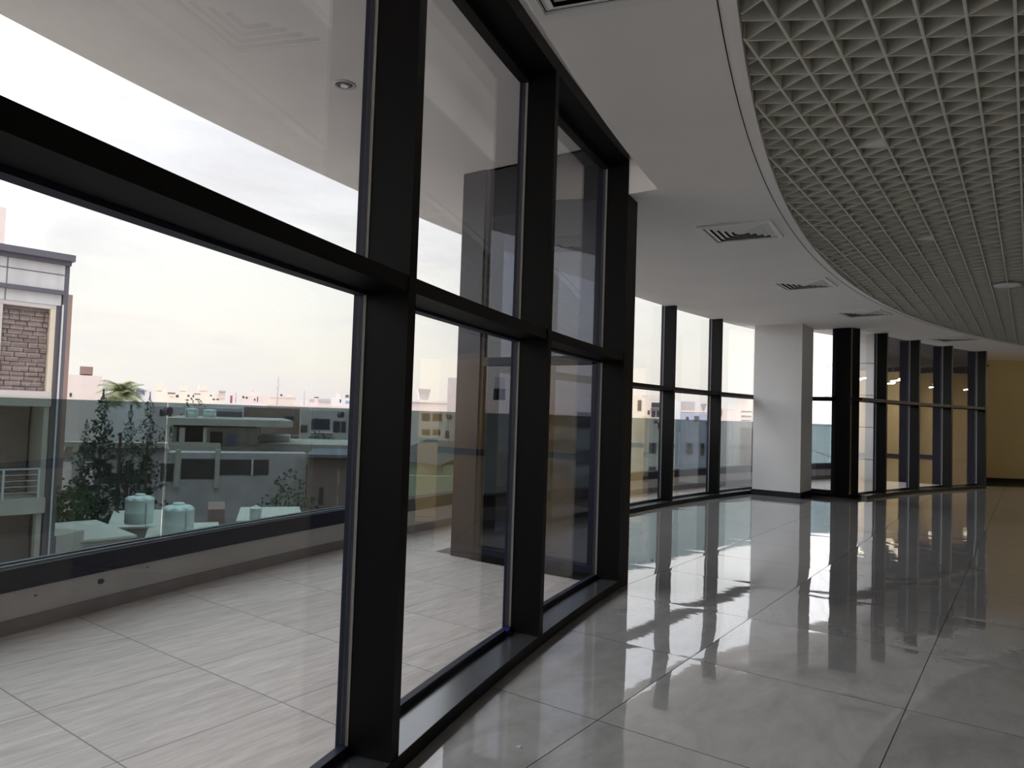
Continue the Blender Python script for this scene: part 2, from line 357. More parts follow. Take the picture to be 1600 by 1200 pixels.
# ------------------------------------------------------------------ curtain-wall windows
TZ0, TZ1 = 1.985, 2.065
def mull(bm, r0, r1, a, w, z0, z1):
    x, y = pol((r0+r1)/2, a); t = math.radians(a)
    M = Matrix.Translation((x, y, 0)) @ Matrix.Rotation(-t, 4, 'Z')
    box(bm, -(r1-r0)/2, (r1-r0)/2, -w/2, w/2, z0, z1, M)
WN = [0]
def window(rf, aL, aR, zt, zhead, left_mull=True, right_mull=False, gmat='window_glass', sill0=None, sill1=None):
    """one bay of glazing between two mullion angles; rf = inner face radius"""
    WN[0] += 1
    e = struct(empty('window_%d' % WN[0], (*pol(rf, aL), 0)))
    inv = Matrix.Translation(e.location).inverted()
    def add(name, bm, mt):
        for v in bm.verts: v.co = inv @ v.co
        return link(name, bm, mt, e)
    w = .066; g = rf+.205
    s0 = aL if sill0 is None else sill0; s1 = aR if sill1 is None else sill1
    aw = math.degrees(w/2/rf)
    for f_, a in ((left_mull, aL), (right_mull, aR)):
        if not f_: continue
        bm = bmesh.new(); mull(bm, rf, rf+.2, a, w, .0, zt); add('mullion', bm, 'black_frame')
        bm = bmesh.new(); mull(bm, g-.004, g+.010, a, w+.008, .07, zt); add('gasket', bm, 'gasket')
        bm = bmesh.new(); mull(bm, g+.010, g+.052, a, w+.02, .0, zt+.02); add('outer_cap', bm, 'dark_frame_outside')
    bm = bmesh.new(); sector(bm, rf, rf+.2, s0, s1, 0, .066, .3); add('sill', bm, 'sill_metal')
    bm = bmesh.new(); sector(bm, rf-.005, rf, s0, s1, 0, .0665, .3); add('sill_front', bm, 'black_frame')
    bm = bmesh.new(); sector(bm, g-.005, g+.035, s0, s1, .06, .10, .3); add('bottom_frame', bm, 'dark_frame_outside')
    bm = bmesh.new(); sector(bm, rf+.006, rf+.2, aL+aw, aR-aw, TZ0+.015, TZ1, .3); add('transom', bm, 'black_frame')
    bm = bmesh.new(); sector(bm, g-.008, g+.05, aL, aR, TZ0, TZ1+.01, .3); add('transom_frame', bm, 'dark_frame_outside')
    bm = bmesh.new(); sector(bm, rf if zhead < zt else rf+.15, g+.05, aL, aR, zhead, zhead+.1, .3)
    if zhead < zt: sector(bm, g-.02, g+.05, aL, aR, zhead-.05, zhead, .3)
    add('head', bm, 'black_frame')
    for nm, z0, z1 in (('lower_pane', .09, TZ0+.02), ('upper_pane', TZ1-.01, zhead+.01)):
        bm = bmesh.new()
        p0 = pol(g+.012, aL); p1 = pol(g+.012, aR); d = Vector((p1[0]-p0[0], p1[1]-p0[1])).normalized(); n = Vector((-d.y, d.x))*.004
        prism(bm, [(p0[0]-n.x, p0[1]-n.y), (p1[0]-n.x, p1[1]-n.y), (p1[0]+n.x, p1[1]+n.y), (p0[0]+n.x, p0[1]+n.y)], z0, z1)
        add(nm, bm, gmat)
    return e
near = [-38.3, -34.7, -31.1, -27.5, -23.9, -20.2, -16.45, -12.78, -9.21]
for i in range(len(near)-1):
    window(29.0, near[i], near[i+1], 3.9, 3.80, True, i == len(near)-2)
bay = [-7.9, -4.75, -1.05, 2.75, 6.32, 10.0]
for i in range(len(bay)-1):
    window(30.8, bay[i], bay[i+1], H, H+.06, i > 0, False)
right = [11.0, 13.55, 16.85, 20.1, 23.42]
for i in range(len(right)-1):
    window(29.0, right[i], right[i+1], H, H+.06, i > 0, i == len(right)-2, sill0=None if i else 11.65)

# return walls of the bay (aligned with the tile grid): post, glazed bay, outer pier
def return_wall(n, y, x_in, x_out, gl, front):
    s = front   # direction the terrace side faces
    e = struct(empty('window_%d' % n, (x_in, y, 0)))
    L = x_in - x_out
    def add(name, bm, mt): return link(name, bm, mt, e)
    add('sill', bx(-L, 0, -.10, .10, 0, .07), 'black_frame')
    add('bottom_frame', bx(-L, 0, -.035+.06*s, .035+.06*s, .07, .13), 'dark_frame_outside')
    add('transom', bx(-L+.05, 0, -.06, .06, TZ0, TZ1+.005), 'dark_frame_outside')
    add('head', bx(-L, 0, -.05 if s > 0 else .03, -.03 if s > 0 else .05, H, 4.05), 'near_black')
    add('jamb', bx(-L, -L+.05, -.05, .09, 0, 4.05), 'dark_cladding')
    add('jamb', bx(-.30, 0, -.06, .06, 0, 4.05 if s < 0 else H), 'dark_frame_outside')
    add('lower_pane', bx(-L+.05, -.2, .02*s-.004, .02*s+.004, .1, TZ0), gl)
    add('upper_pane', bx(-L+.04, -.2, .02*s-.004, .02*s+.004, TZ1, 4.04), gl)
    return e
return_wall(WN[0]+1, YR1+.04, -3.0, -4.64, 'return_glass', -1)
return_wall(WN[0]+2, YR2-.02, -3.05, -4.9, 'window_glass', 1)
# corner posts at the inner ends of the returns
bm = bmesh.new(); a0 = math.degrees(.033/29)
mull(bm, 29.0, 29.16, (-9.14-8.72)/2, 29*math.radians(9.14-8.72), 0, H)
struct(link('trim_6', bm, 'black_frame'))
bm = bmesh.new(); prism(bm, [(-2.99, 15.98), (-2.86, 16.22), (-3.05, 16.34), (-3.28, 16.30), (-3.28, 16.00)], 0, H)
struct(link('trim_7', bm, 'black_frame'))
# outer dark piers on the terrace
o = tag(link('dark_column', bx(-4.93, -4.63, YR1-.03, YR1+.33, 0, 4.06), 'dark_cladding'), 'dark navy clad column standing on the terrace outside the near windows', 'column')
o = link('pillar', bx(-4.66, -3.71, 15.03, 15.94, .0, H), 'wall_paint')
tag(o, 'square white painted pillar with black baseboard beside the recessed windows', 'pillar')
bm = bmesh.new(); box(bm, -4.672, -3.698, 15.018, 15.952, 0, .115); link('baseboard', bm, 'baseboard', o)

# ------------------------------------------------------------------ terrace upstand, balustrade
e = struct(link('wall_terrace', sec(32.1, 32.34, -40, 21.2, -.25, .27), 'plaster'))
link('skirting', sec(32.085, 32.1, -40, 21.2, -.01, .088), 'skirting', e)
st = mat('damp_stain', (.16, .15, .17), .9, .1)
for (a, z_, w_, h_) in ((-14.19, .20, .034, .022), (-13.48, .229, .012, .006), (-15.05, .205, .012, .009)):
    bm = bmesh.new(); x, y = pol(32.099, a); M = Matrix.Translation((x, y, z_)) @ Matrix.Rotation(-math.radians(a), 4, 'Z') @ Matrix.Rotation(PI/2, 4, 'Y')
    n = 14; vs = [bm.verts.new(M @ Vector((h_*math.cos(t)*rnd.uniform(.7, 1.2), w_*math.sin(t)*rnd.uniform(.7, 1.2), 0))) for t in [2*PI*i/n for i in range(n)]]
    f = bm.faces.new(vs); r = bmesh.ops.extrude_face_region(bm, geom=[f])
    link('stain', bm, 'damp_stain', e)
bal = empty('balustrade', pol(32.2, -8)+(0.0,)); tag(bal, 'frameless tinted glass balustrade in a dark metal base channel along the terrace edge', 'glass railing')
def on_bal(name, bm, mt, par=None):
    for v in bm.verts: v.co -= bal.location
    return link(name, bm, mt, par or bal)
ch = on_bal('base_channel', sec(32.07, 32.30, -40, 21.0, .272, .415), 'channel_metal')
on_bal('lip', sec(32.13, 32.15, -40, 21.0, .415, .425), 'alu_lip', ch)
on_bal('lip', sec(32.22, 32.24, -40, 21.0, .415, .425), 'alu_lip', ch)
js = [-36.3, -32.4, -28.5, -24.65, -20.8, -16.98, -13.15, -9.22, -5.42, -1.55, 2.3, 6.15, 10.0, 13.85, 17.7, 20.75]
for i in range(len(js)-1):
    A, B = js[i]+.02, js[i+1]-.02
    o = on_bal('glass_panel', sec(32.175, 32.195, A, B, .417, 1.50, step=.5), 'rail_glass')
    x, y = pol(32.172, js[i]); M = Matrix.Translation((x, y, 1.43)) @ Matrix.Rotation(-math.radians(js[i]), 4, 'Z') @ Matrix.Rotation(PI/2, 4, 'Y')
    bm = bmesh.new(); cyl(bm, (0, 0), .034, -.03, .012, 20, M=M); on_bal('clamp_disc', bm, 'dark_trim', o)
# round recessed light in the terrace soffit
def downlight(x, y, z_, r, lab, rim, inner):
    e = empty('downlight', (x, y, z_)); tag(e, lab, 'ceiling light')
    bm = bmesh.new(); lathe(bm, [(r, 0), (r*1.02, -.006), (r*.86, -.012), (r*.74, -.002)], 28); link('rim', bm, rim, e, True)
    bm = bmesh.new(); lathe(bm, [(r*.74, -.004), (r*.5, -.012), (r*.30, -.004)], 28); link('reflector', bm, inner, e, True)
    return e
e = downlight(-4.39, 3.69, 4.05, .085, 'small round recessed light in the terrace soffit', 'grey_render', 'dark_trim')
bm = bmesh.new(); cyl(bm, (0, 0), .03, -.016, -.004, 16); link('lens', bm, 'white_plastic', e)

# white clad wing closing the terrace, dark wall behind the right-hand windows
Mw = [(-4.62, 22.25), (-3.47, 22.25), (-3.47, 30), (-7.9, 31.7)]
o = link('white_wing', pr(Mw, -4, 12), 'white_cladding'); tag(o, 'tall wing clad in large white panels at the end of the terrace', 'building')
o = link('dark_wing', pr([(-3.45, 22.3), (-1.2, 22.4), (-2.2, 23.9), (-3.45, 23.9)], -4, 4.04), 'dark_cladding'); tag(o, 'dark clad wall outside behind the right-hand windows', 'wall')

# ------------------------------------------------------------------ triangular lattice ceiling
def lattice():
    e = empty('lattice_ceiling', (0, 10, H)); tag(e, 'open grey ceiling lattice of small triangular cells above the hall', 'ceiling lattice')
    s = .2225; hx = s*math.sqrt(3)/2; ox, oy = -.2555, 4.026; th = .0085; dp = .115
    zlo, zhi = H+.005, H+.005+dp
    xmax, ymin, ymax = 5.2, -2.5, 25.5
    def clip(p, d):
        """chord of the line p+t*d inside the lattice field"""
        t0, t1 = -60.0, 60.0
        # half planes
        for nx, ny, c in ((1, 0, xmax), (0, 1, ymax), (0, -1, -ymin)):
            den = nx*d[0]+ny*d[1]; num = c - (nx*p[0]+ny*p[1])
            if abs(den) < 1e-9:
                if num < 0: return None
            elif den > 0: t1 = min(t1, num/den)
            else: t0 = max(t0, num/den)
        # circle
        fx, fy = p[0]-CX, p[1]-CY; b = fx*d[0]+fy*d[1]; c = fx*fx+fy*fy-27.75**2; D = b*b-c
        if D <= 0: return None
        q = math.sqrt(D); t0 = max(t0, -b-q); t1 = min(t1, -b+q)
        # end wall
        nx, ny = -2.5, 4.2; l = math.hypot(nx, ny); nx /= l; ny /= l; cc = nx*-1.9+ny*24.2
        den = nx*d[0]+ny*d[1]; num = cc-(nx*p[0]+ny*p[1])
        if abs(den) > 1e-9:
            if den > 0: t1 = min(t1, num/den)
            else: t0 = max(t0, num/den)
        elif num < 0: return None
        return (t0, t1) if t1-t0 > .02 else None
    fams = ((0.0, 1.0, 'long_blade', 1.7), (math.sqrt(3)/2, .5, 'cross_blade', 1.0), (-math.sqrt(3)/2, .5, 'diagonal_blade', 1.0))
    for dx, dy, nm, wk in fams:
        bm = bmesh.new(); nx, ny = -dy, dx
        for i in range(-190, 191):
            p = (ox + nx*hx*i, oy + ny*hx*i); c = clip(p, (dx, dy))
            if not c: continue
            a = (p[0]+dx*c[0], p[1]+dy*c[0]); b = (p[0]+dx*c[1], p[1]+dy*c[1]); w = th*wk
            q = [(a[0]-nx*w/2, a[1]-ny*w/2, ), (b[0]-nx*w/2, b[1]-ny*w/2), (b[0]+nx*w/2, b[1]+ny*w/2), (a[0]+nx*w/2, a[1]+ny*w/2)]
            dz = -.004 if nm == 'long_blade' else 0
            prism(bm, [(v[0], v[1]) for v in q], zlo+dz, zhi)
        for v in bm.verts: v.co.y -= 10; v.co.z -= H
        link(nm, bm, 'lattice', e)
    return s, hx, ox, oy
s_, hx_, ox_, oy_ = lattice()
def infill(cx_, cy_, lab):
    # triangle cell whose corner nodes surround the point
    i = round((cx_-ox_)/hx_ - .5); best = None
    for ii in (i-1, i, i+1):
        xa = ox_+ii*hx_; xb = xa+hx_
        for j in range(-40, 90):
            ya = oy_ + j*s_ + (ii % 2)*s_/2
            for tri in (((xa, ya), (xa, ya+s_), (xb, ya+s_/2)), ((xb, ya-s_/2), (xb, ya+s_/2), (xa, ya))):
                c = (sum(q[0] for q in tri)/3, sum(q[1] for q in tri)/3); d = math.hypot(c[0]-cx_, c[1]-cy_)
                if best is None or d < best[0]: best = (d, tri, c)
    d, tri, c = best
    tri = [(c[0]+(x-c[0])*.94, c[1]+(y-c[1])*.94) for x, y in tri]
    o = link('lattice_infill', pr([(x-c[0], y-c[1]) for x, y in tri], 0, .006), 'white_plastic'); o.location = (*c, H+.012)
    tag(o, lab, 'ceiling panel')
infill(-.86, 5.62, 'pale triangular panel filling one lattice cell, the nearer and larger one')
infill(-.86, 8.66, 'pale triangular panel filling one lattice cell, farther from the camera')
e = empty('ceiling_speaker', (-.256, 11.86, H-.02)); tag(e, 'round white disc fitting hanging just under the lattice ceiling', 'ceiling fitting')
bm = bmesh.new(); lathe(bm, [(.10, .02), (.155, .014), (.165, .0), (.15, -.012), (.05, -.02)], 28); link('disc', bm, 'white_plastic', e, True)
bm = bmesh.new(); cyl(bm, (0, 0), .06, .015, .05, 16); link('neck', bm, 'near_black', e)

# ------------------------------------------------------------------ square louvred air diffusers
def diffuser():
    e = empty('air_diffuser'); h = .37
    bm = bmesh.new()
    for a, b, z0 in ((h, h-.045, -.024),):
        for sx, sy2 in ((1, 0), (-1, 0), (0, 1), (0, -1)):
            if sx: box(bm, min(sx*a, sx*b), max(sx*a, sx*b), -a, a, z0, .002)
            else: box(bm, -b, b, min(sy2*a, sy2*b), max(sy2*a, sy2*b), z0, .002)
    link('frame', bm, 'vent_white', e)
    link('throat_shade', bx(-h+.04, h-.04, -h+.04, h-.04, -.003, .0), 'near_black', e)  # flat dark plate stands in for the shade of a recess
    for kq in range(5):
        r_out = h-.055-kq*.060; r_in = r_out-.012
        bm = bmesh.new()
        # sloped square ring blade, flaring outwards
        sq = ((-1, -1), (1, -1), (1, 1), (-1, 1))
        a = [bm.verts.new((sx*(r_out-.046), sy2*(r_out-.046), -.025)) for sx, sy2 in sq]
        b = [bm.verts.new((sx*(r_out+.004), sy2*(r_out+.004), -.004)) for sx, sy2 in sq]
        c = [bm.verts.new((sx*(r_out-.052), sy2*(r_out-.052), -.025)) for sx, sy2 in sq]
        d = [bm.verts.new((sx*(r_out-.001), sy2*(r_out-.001), -.004)) for sx, sy2 in sq]
        for i in range(4):
            j = (i+1) % 4
            bm.faces.new((a[i], a[j], b[j], b[i])); bm.faces.new((c[j], c[i], d[i], d[j])); bm.faces.new((a[j], a[i], c[i], c[j])); bm.faces.new((b[i], b[j], d[j], d[i]))
        link('louvre_ring', bm, 'vent_white', e)
    link('centre_plate', bx(-.035, .035, -.035, .035, -.026, -.004), 'vent_white', e)
    return e
def copy_tree(o, parent=None):
    c = o.copy(); COL.objects.link(c); c.parent = parent
    for chd in [q for q in bpy.data.objects if q.parent == o]: copy_tree(chd, c)
    return c
v0 = diffuser()
labs = ['square white ceiling diffuser, nearest, cut by the top edge of the photo', 'square white louvred ceiling diffuser, second from the camera and largest fully seen',
        'square white louvred ceiling diffuser between the largest one and the pillar', 'square white ceiling diffuser just above the white pillar', 'square white ceiling diffuser above the right-hand windows', 'farthest sliver of a ceiling diffuser close to the beige end wall']
for i, yy in enumerate((2.66, 7.45, 10.71, 13.95, 18.7, 23.2)):
    o = v0 if i == 0 else copy_tree(v0)
    a = deg_at_y(28.33, yy); o.location = (*pol(28.33, a), H); o.rotation_euler = (0, 0, -math.radians(a))
    tag(o, labs[i], 'air vent', 'square ceiling diffusers')

# ------------------------------------------------------------------ small things indoors
e = empty('security_camera', (-1.02, 24.66, 3.36)); tag(e, 'small dome security camera high on the beige end wall', 'security camera')
bm = bmesh.new(); lathe(bm, [(.02, .06), (.08, .05), (.085, 0.0), (.07, -.01)], 20); link('housing', bm, 'cream_trim', e, True)
bm = bmesh.new(); lathe(bm, [(.068, -.008), (.06, -.04), (.03, -.062), (.004, -.066)], 20); link('dome', bm, 'dark_window', e, True)
bm = bmesh.new()
x0, y0 = pol(29.19, -12.98)
for i in range(7):
    M = Matrix.Translation((x0+rnd.uniform(-.006, .012), y0+rnd.uniform(-.02, .01), .072+i*.006)) @ Matrix.Rotation(rnd.uniform(-1, 1), 4, 'Z') @ Matrix.Rotation(rnd.uniform(-.8, .8), 4, 'X')
    box(bm, -.013, .013, -.007, .007, -.001, .001, M)
o = link('blue_tape', bm, 'blue_tape'); tag(o, 'scrap of blue tape stuck at the foot of the middle near mullion', 'tape')
bm = bmesh.new(); vs = [bm.verts.new(q) for q in ((0, 0, 0), (.02, .004, .001), (.016, .018, .007), (.002, .012, .003))]; bm.faces.new(vs)
bmesh.ops.solidify(bm, geom=bm.faces[:], thickness=.0015)
o = link('paper_scrap', bm, 'white_plastic'); o.location = (-1.875, 2.716, .002); tag(o, 'tiny white paper scrap lying on the polished floor', 'paper scrap')
# tube lights of the back hall (seen mirrored in the right-hand panes)
def tube(x, y, rz, L, lab):
    e = empty('tube_light', (x, y, 3.3), rz); tag(e, lab, 'ceiling lamp')
    link('housing', bx(-L/2, L/2, -.04, .04, .02, .07), 'white_plastic', e); link('tube', bx(-L/2+.10, L/2-.10, -.012, .012, -.006, .02), 'lamp_glow', e)
    for sx in (-1, 1): bm = bmesh.new(); cyl(bm, (sx*L/3, 0), .006, .07, .95, 8); link('hanger', bm, 'steel', e)
tube(4.9, 28.0, .5, 1.2, 'warm white tube light in the hall behind, nearest to the end wall')
tube(6.0, 29.0, .5, 1.2, 'warm white tube light in the hall behind, second row')
tube(7.6, 30.6, .5, 1.2, 'warm white tube light in the hall behind, farthest row')
tube(9.5, 32.5, .5, 1.2, 'warm white tube light in the back hall by the far wall, left of the pair')
tube(11.5, 33.5, .5, 1.2, 'warm white tube light in the back hall by the far wall, right of the pair')

# ================================================================== the town outside
GZ = -16.0
link_g = struct(link('floor_ground', bx(-900, 300, -500, 900, GZ-1, GZ), 'ground_dust'))
def face_frame(A, B):
    d = Vector((B[0]-A[0], B[1]-A[1])); L = d.length; ang = math.atan2(d.y, d.x); return L, ang
def building(label, A, B, depth, zt, mt, zb=GZ, windows=(), wmat='dark_window', parapet=None, boxes=(), name='building', group=None, cat='building', slabs=()):
    """front face runs A to B (seen left to right from the terrace), body extends away behind it"""
    L, ang = face_frame(A, B); e = empty(name, (A[0], A[1], 0), ang); tag(e, label, cat, group)
    link('walls', bx(0, L, 0, depth, zb, zt), mt, e)
    for i, w in enumerate(windows):
        link('window', bx(w[0], w[1], -.05, .2, w[2], w[3]), w[4] if len(w) > 4 else wmat, e)
    if parapet: link('parapet', bx(-.12, L+.12, -.12, depth+.12, zt-.02, zt+parapet[0]), parapet[1], e)
    for (u0, u1, v0_, v1, z0, z1, mm, nm) in boxes: link(nm, bx(u0, u1, v0_, v1, z0, z1), mm, e)
    return e
def grid_win(L, zt, n, floors, w, h, u0=.8, dz=3.1, top=1.2):
    out = []
    for f in range(floors):
        for i in range(n):
            u = u0 + (L-2*u0)*(i+.5)/n
            out.append((u-w/2, u+w/2, zt-top-h-f*dz, zt-top-f*dz))
    return out

# --- neighbour with the stone-clad balcony (left edge)
NB = empty('building', (-25.351, 2.168, 0), 1.4613); tag(NB, 'grey panelled house at the left edge with a stone-clad recessed balcony and dark cornice', 'building')
link('cornice', bx(-0.200, 7.906, -0.350, 6.000, 5.790, 5.985), 'dark_trim', NB)
link('cornice_moulding', bx(-0.200, 7.846, -0.200, 6.000, 5.660, 5.790), 'dark_trim', NB)
link('fascia', bx(-0.200, 7.703, -0.080, 6.000, 4.867, 5.660), 'fascia_panel', NB)
link('fascia_joint', bx(-0.200, 7.703, -0.090, -0.070, 5.341, 5.367), 'dark_trim', NB)
link('corner_pier', bx(7.703, 7.846, -0.050, 6.000, -16.000, 5.660), 'dark_trim', NB)
link('band', bx(-0.200, 7.703, -0.140, 0.000, 4.737, 4.867), 'dark_trim', NB)
link('lower_fascia', bx(-0.200, 7.664, -0.020, 0.300, 4.399, 4.737), 'fascia_panel', NB)
link('frame_head', bx(-0.200, 7.547, 0.000, 0.300, 4.269, 4.399), 'grey_render', NB)
link('frame_jamb', bx(7.404, 7.547, 0.000, 0.300, 1.721, 4.282), 'cream_trim', NB)
link('side_strip', bx(7.547, 7.703, 0.020, 0.600, -16.000, 4.737), 'dark_trim', NB)
link('frame_sill', bx(-0.200, 7.547, -0.030, 1.600, 1.565, 1.721), 'grey_render', NB)
sw = link('stone_wall', bx(-0.200, 7.404, 0.220, 0.800, 1.721, 4.282), 'split_stone', NB)
bm = bmesh.new(); rs = random.Random(11); z_ = 1.721
while z_ < 4.112:
    hh = rs.uniform(.10, .17); x_ = -.15+rs.uniform(0, .2)
    while x_ < 7.304:
        ww = rs.uniform(.24, .46); d_ = rs.uniform(.02, .09)
        box(bm, x_, min(x_+ww-.02, 7.394), .22-d_, .22, z_+.008, z_+hh-.008); x_ += ww
    z_ += hh
link('stone_courses', bm, 'split_stone', sw)
link('recess_edge', bx(-0.200, 6.169, 0.000, 0.240, 1.721, 4.282), 'grey_render', NB)
link('slab', bx(-0.200, 7.547, -0.050, 6.000, 1.253, 1.565), 'light_concrete', NB)
link('stone_wall', bx(-0.200, 7.300, 1.200, 1.400, -1.516, 1.253), 'split_stone', NB)
link('jamb', bx(7.378, 7.521, 0.000, 1.400, -1.516, 1.253), 'light_concrete', NB)
link('slab', bx(-0.200, 7.521, -0.150, 6.000, -1.984, -1.516), 'light_concrete', NB)
link('column', bx(7.339, 7.482, 0.000, 0.300, -16.000, -1.984), 'light_concrete', NB)
link('stone_wall', bx(-0.200, 7.547, 1.500, 1.700, -16.000, -1.984), 'split_stone', NB)
link('body', bx(-0.200, 7.846, 2.000, 12.000, -16.000, 5.660), 'grey_render', NB)
link('drainpipe', bx(7.670, 7.710, -0.160, -0.100, -4.350, 4.425), 'rail_paint', NB)
bm = bmesh.new()
box(bm, 0, 7.378, -.06, -.03, -1.353, -1.339)
box(bm, 0, 7.378, -.06, -.03, -1.176, -1.162)
box(bm, 0, 7.378, -.06, -.03, -1.000, -0.986)
box(bm, 0, 7.378, -.06, -.03, -0.823, -0.809)
box(bm, 0, 7.378, -.06, -.03, -0.662, -0.617)
box(bm, 1.810, 1.870, -.07, -.03, -1.516, -0.619)
box(bm, 2.850, 2.910, -.07, -.03, -1.516, -0.619)
box(bm, 3.890, 3.950, -.07, -.03, -1.516, -0.619)
box(bm, 4.930, 4.990, -.07, -.03, -1.516, -0.619)
box(bm, 5.580, 5.640, -.07, -.03, -1.516, -0.619)
box(bm, 6.399, 6.459, -.07, -.03, -1.516, -0.619)
box(bm, 7.309, 7.369, -.07, -.03, -1.516, -0.619)
link('balcony_railing', bm, 'rail_paint', NB)

# --- things behind, right of the neighbour
building('tall pinkish building showing above the roof at the left edge',(-49.96,14.43),(-49.33,16.46),12,12.75,'pale_pink')
building('narrow brownish building right behind the corner of the stone-clad house',(-39.13,8.87),(-38.36,15.83),3,6.65,'brown_render')
building('plain pale pink block with a small brown roof room behind the palm',(-66.67,27.18),(-65.55,29.78),10,3.61,'pale_pink',windows=[(0.50,0.65,1.73,2.05)],boxes=[(1.13,2.11,0.4,5,3.73,4.39,'brown_render','roof_room')])
building('low grey block partly behind the pine beside the plain pink block',(-84.65,38.51),(-83.91,40.11),8,3.56,'grey_render')
building('white house with a blue window behind the palm crown',(-70.81,32.70),(-69.19,36.00),12,2.71,'white_render',windows=[(2.42,3.16,2.17,2.63,'blue_window'),(1.93,2.28,2.20,2.61,'blue_window')],boxes=[(2.50,3.12,0.4,4,2.85,3.25,'white_render','roof_room'),(1.64,1.76,0.2,0.6,2.85,3.06,'dark_trim','roof_pot'),(1.86,1.97,0.2,0.6,2.86,3.07,'dark_trim','roof_pot'),(2.07,2.19,0.2,0.6,2.87,3.08,'dark_trim','roof_pot'),(2.29,2.41,0.2,0.6,2.88,3.09,'dark_trim','roof_pot')])
building('cream apartment row with three stair towers on the skyline',(-146.03,76.81),(-141.01,85.67),16,3.92,'cream_render',windows=[(2.39,3.85,3.29,3.62,'brown_render'),(3.98,4.48,2.64,3.16),(6.16,6.54,2.86,3.25),(7.14,7.41,2.76,3.29),(7.37,8.61,3.41,3.63,'brown_render'),(5.84,6.46,2.05,2.30),(7.66,8.05,2.25,2.50),(8.16,8.54,2.26,2.52),(2.79,3.64,2.61,2.84,'grey_render')],boxes=[(-0.08,1.31,0,6,3.71,5.50,'cream_render','stair_tower'),(1.27,1.79,0.2,6,3.73,4.63,'cream_render','stair_tower'),(4.55,5.88,0.5,7,4.04,5.05,'cream_render','stair_tower'),(8.28,9.69,0,7,4.20,5.29,'cream_render','stair_tower'),(9.67,10.07,0.2,5,4.22,4.61,'cream_render','stair_tower')])
building('cream lower block with a flat dark roof slab right of the three stair towers',(-128.53,77.32),(-126.62,80.43),12,3.58,'cream_render',windows=[(1.41,1.88,2.30,2.53),(2.10,2.56,2.32,2.55),(0.92,1.27,3.01,3.25)],boxes=[(2.36,3.76,-1,6,3.86,4.17,'grey_render','roof_slab'),(2.50,3.58,-0.3,5,2.73,3.81,'cream_render','upper_block')])
building('small dark red roof tank between the skyline blocks',(-126.11,81.22),(-125.89,81.57),1.5,3.27,'red_tank',zb=0.5,name='roof_tank',cat='water tank')
building('pinkish flat-roofed block with a stepped top left of the tall mast',(-145.94,96.57),(-142.50,101.58),14,3.80,'pale_pink',windows=[(0.42,0.85,3.10,3.52),(1.11,1.54,2.98,3.40),(2.92,3.22,2.60,3.03),(3.59,3.78,2.33,3.50)],boxes=[(2.16,3.99,0.5,6,3.81,4.62,'pale_pink','roof_room'),(2.42,2.72,1,2,4.49,4.92,'grey_render','roof_pot')])
building('cream block with a low roof house at the foot of the tall mast',(-154.61,110.44),(-150.87,115.50),14,3.62,'cream_render',windows=[(2.56,3.04,4.06,4.52)],boxes=[(1.77,3.67,0.5,6,3.60,4.98,'cream_render','roof_room'),(3.79,5.53,0.8,6,3.67,4.41,'pale_pink','roof_room')],parapet=(0.4,'pale_pink'))
building('low white block between the tall mast and the thin mast',(-158.59,121.86),(-156.87,124.06),8,3.14,'white_render')
building('greyish pink block with a dark roof tank right of the thin mast',(-129.35,102.44),(-126.05,106.47),13,3.51,'pale_pink',windows=[(0.28,1.26,2.71,3.38,'grey_render')],boxes=[(1.21,2.18,0.5,2,3.59,3.84,'dark_trim','roof_tank'),(2.19,4.70,-0.3,3,2.83,3.45,'grey_render','roof_room')])
building('white block with a chimney at the right edge of the left window',(-114.76,96.60),(-110.74,101.18),14,3.62,'white_render',windows=[(1.65,1.93,2.66,3.30),(2.80,3.59,2.45,3.08,'blue_render')],boxes=[(0.84,1.64,0.5,2.5,3.55,4.56,'cream_render','chimney'),(2.38,4.31,0.8,5,3.65,4.10,'white_render','roof_room'),(2.75,3.41,0.0,1,3.88,4.25,'dark_trim','roof_tank')])
building('long low pale wall under the three stair towers',(-106.40,55.48),(-102.32,62.69),5,1.52,'pale_pink')
building('long low whitish house row under the dark red roof tank',(-106.54,65.38),(-101.93,72.36),5,1.74,'white_render')
building('long low pinkish house row under the tall mast',(-96.16,68.40),(-91.38,74.66),5,1.71,'pale_pink')
building('long low cream house row right of the thin mast',(-86.66,70.94),(-80.41,77.96),5,1.77,'cream_render')
e = empty('antenna_mast', (-149.46, 109.03, -2)); tag(e, 'tall thin lattice mast on the skyline', 'antenna mast')
bm = bmesh.new(); cyl(bm, (0,0), 0.29, 0, 10.82, 6, 0.11); link('pole', bm, 'grey_render', e)
for k_ in (.6,.72,.8,.9): link('crossbar', bx(-0.88, 0.88, -.05, .05, 10.82*k_, 10.82*k_+.15), 'grey_render', e)
e = empty('antenna_mast', (-149.58, 117.16, -2)); tag(e, 'short thin mast on the skyline', 'antenna mast')
bm = bmesh.new(); cyl(bm, (0,0), 0.16, 0, 7.73, 6, 0.06); link('pole', bm, 'grey_render', e)
for k_ in (.6,.72,.8,.9): link('crossbar', bx(-0.48, 0.48, -.05, .05, 7.73*k_, 7.73*k_+.15), 'grey_render', e)
e = empty('antenna_mast', (-125.56, 82.07, -2)); tag(e, 'tiny aerial right of the dark red roof tank', 'antenna mast')
bm = bmesh.new(); cyl(bm, (0,0), 0.13, 0, 6.06, 6, 0.05); link('pole', bm, 'grey_render', e)
for k_ in (.6,.72,.8,.9): link('crossbar', bx(-0.40, 0.40, -.05, .05, 6.06*k_, 6.06*k_+.15), 'grey_render', e)
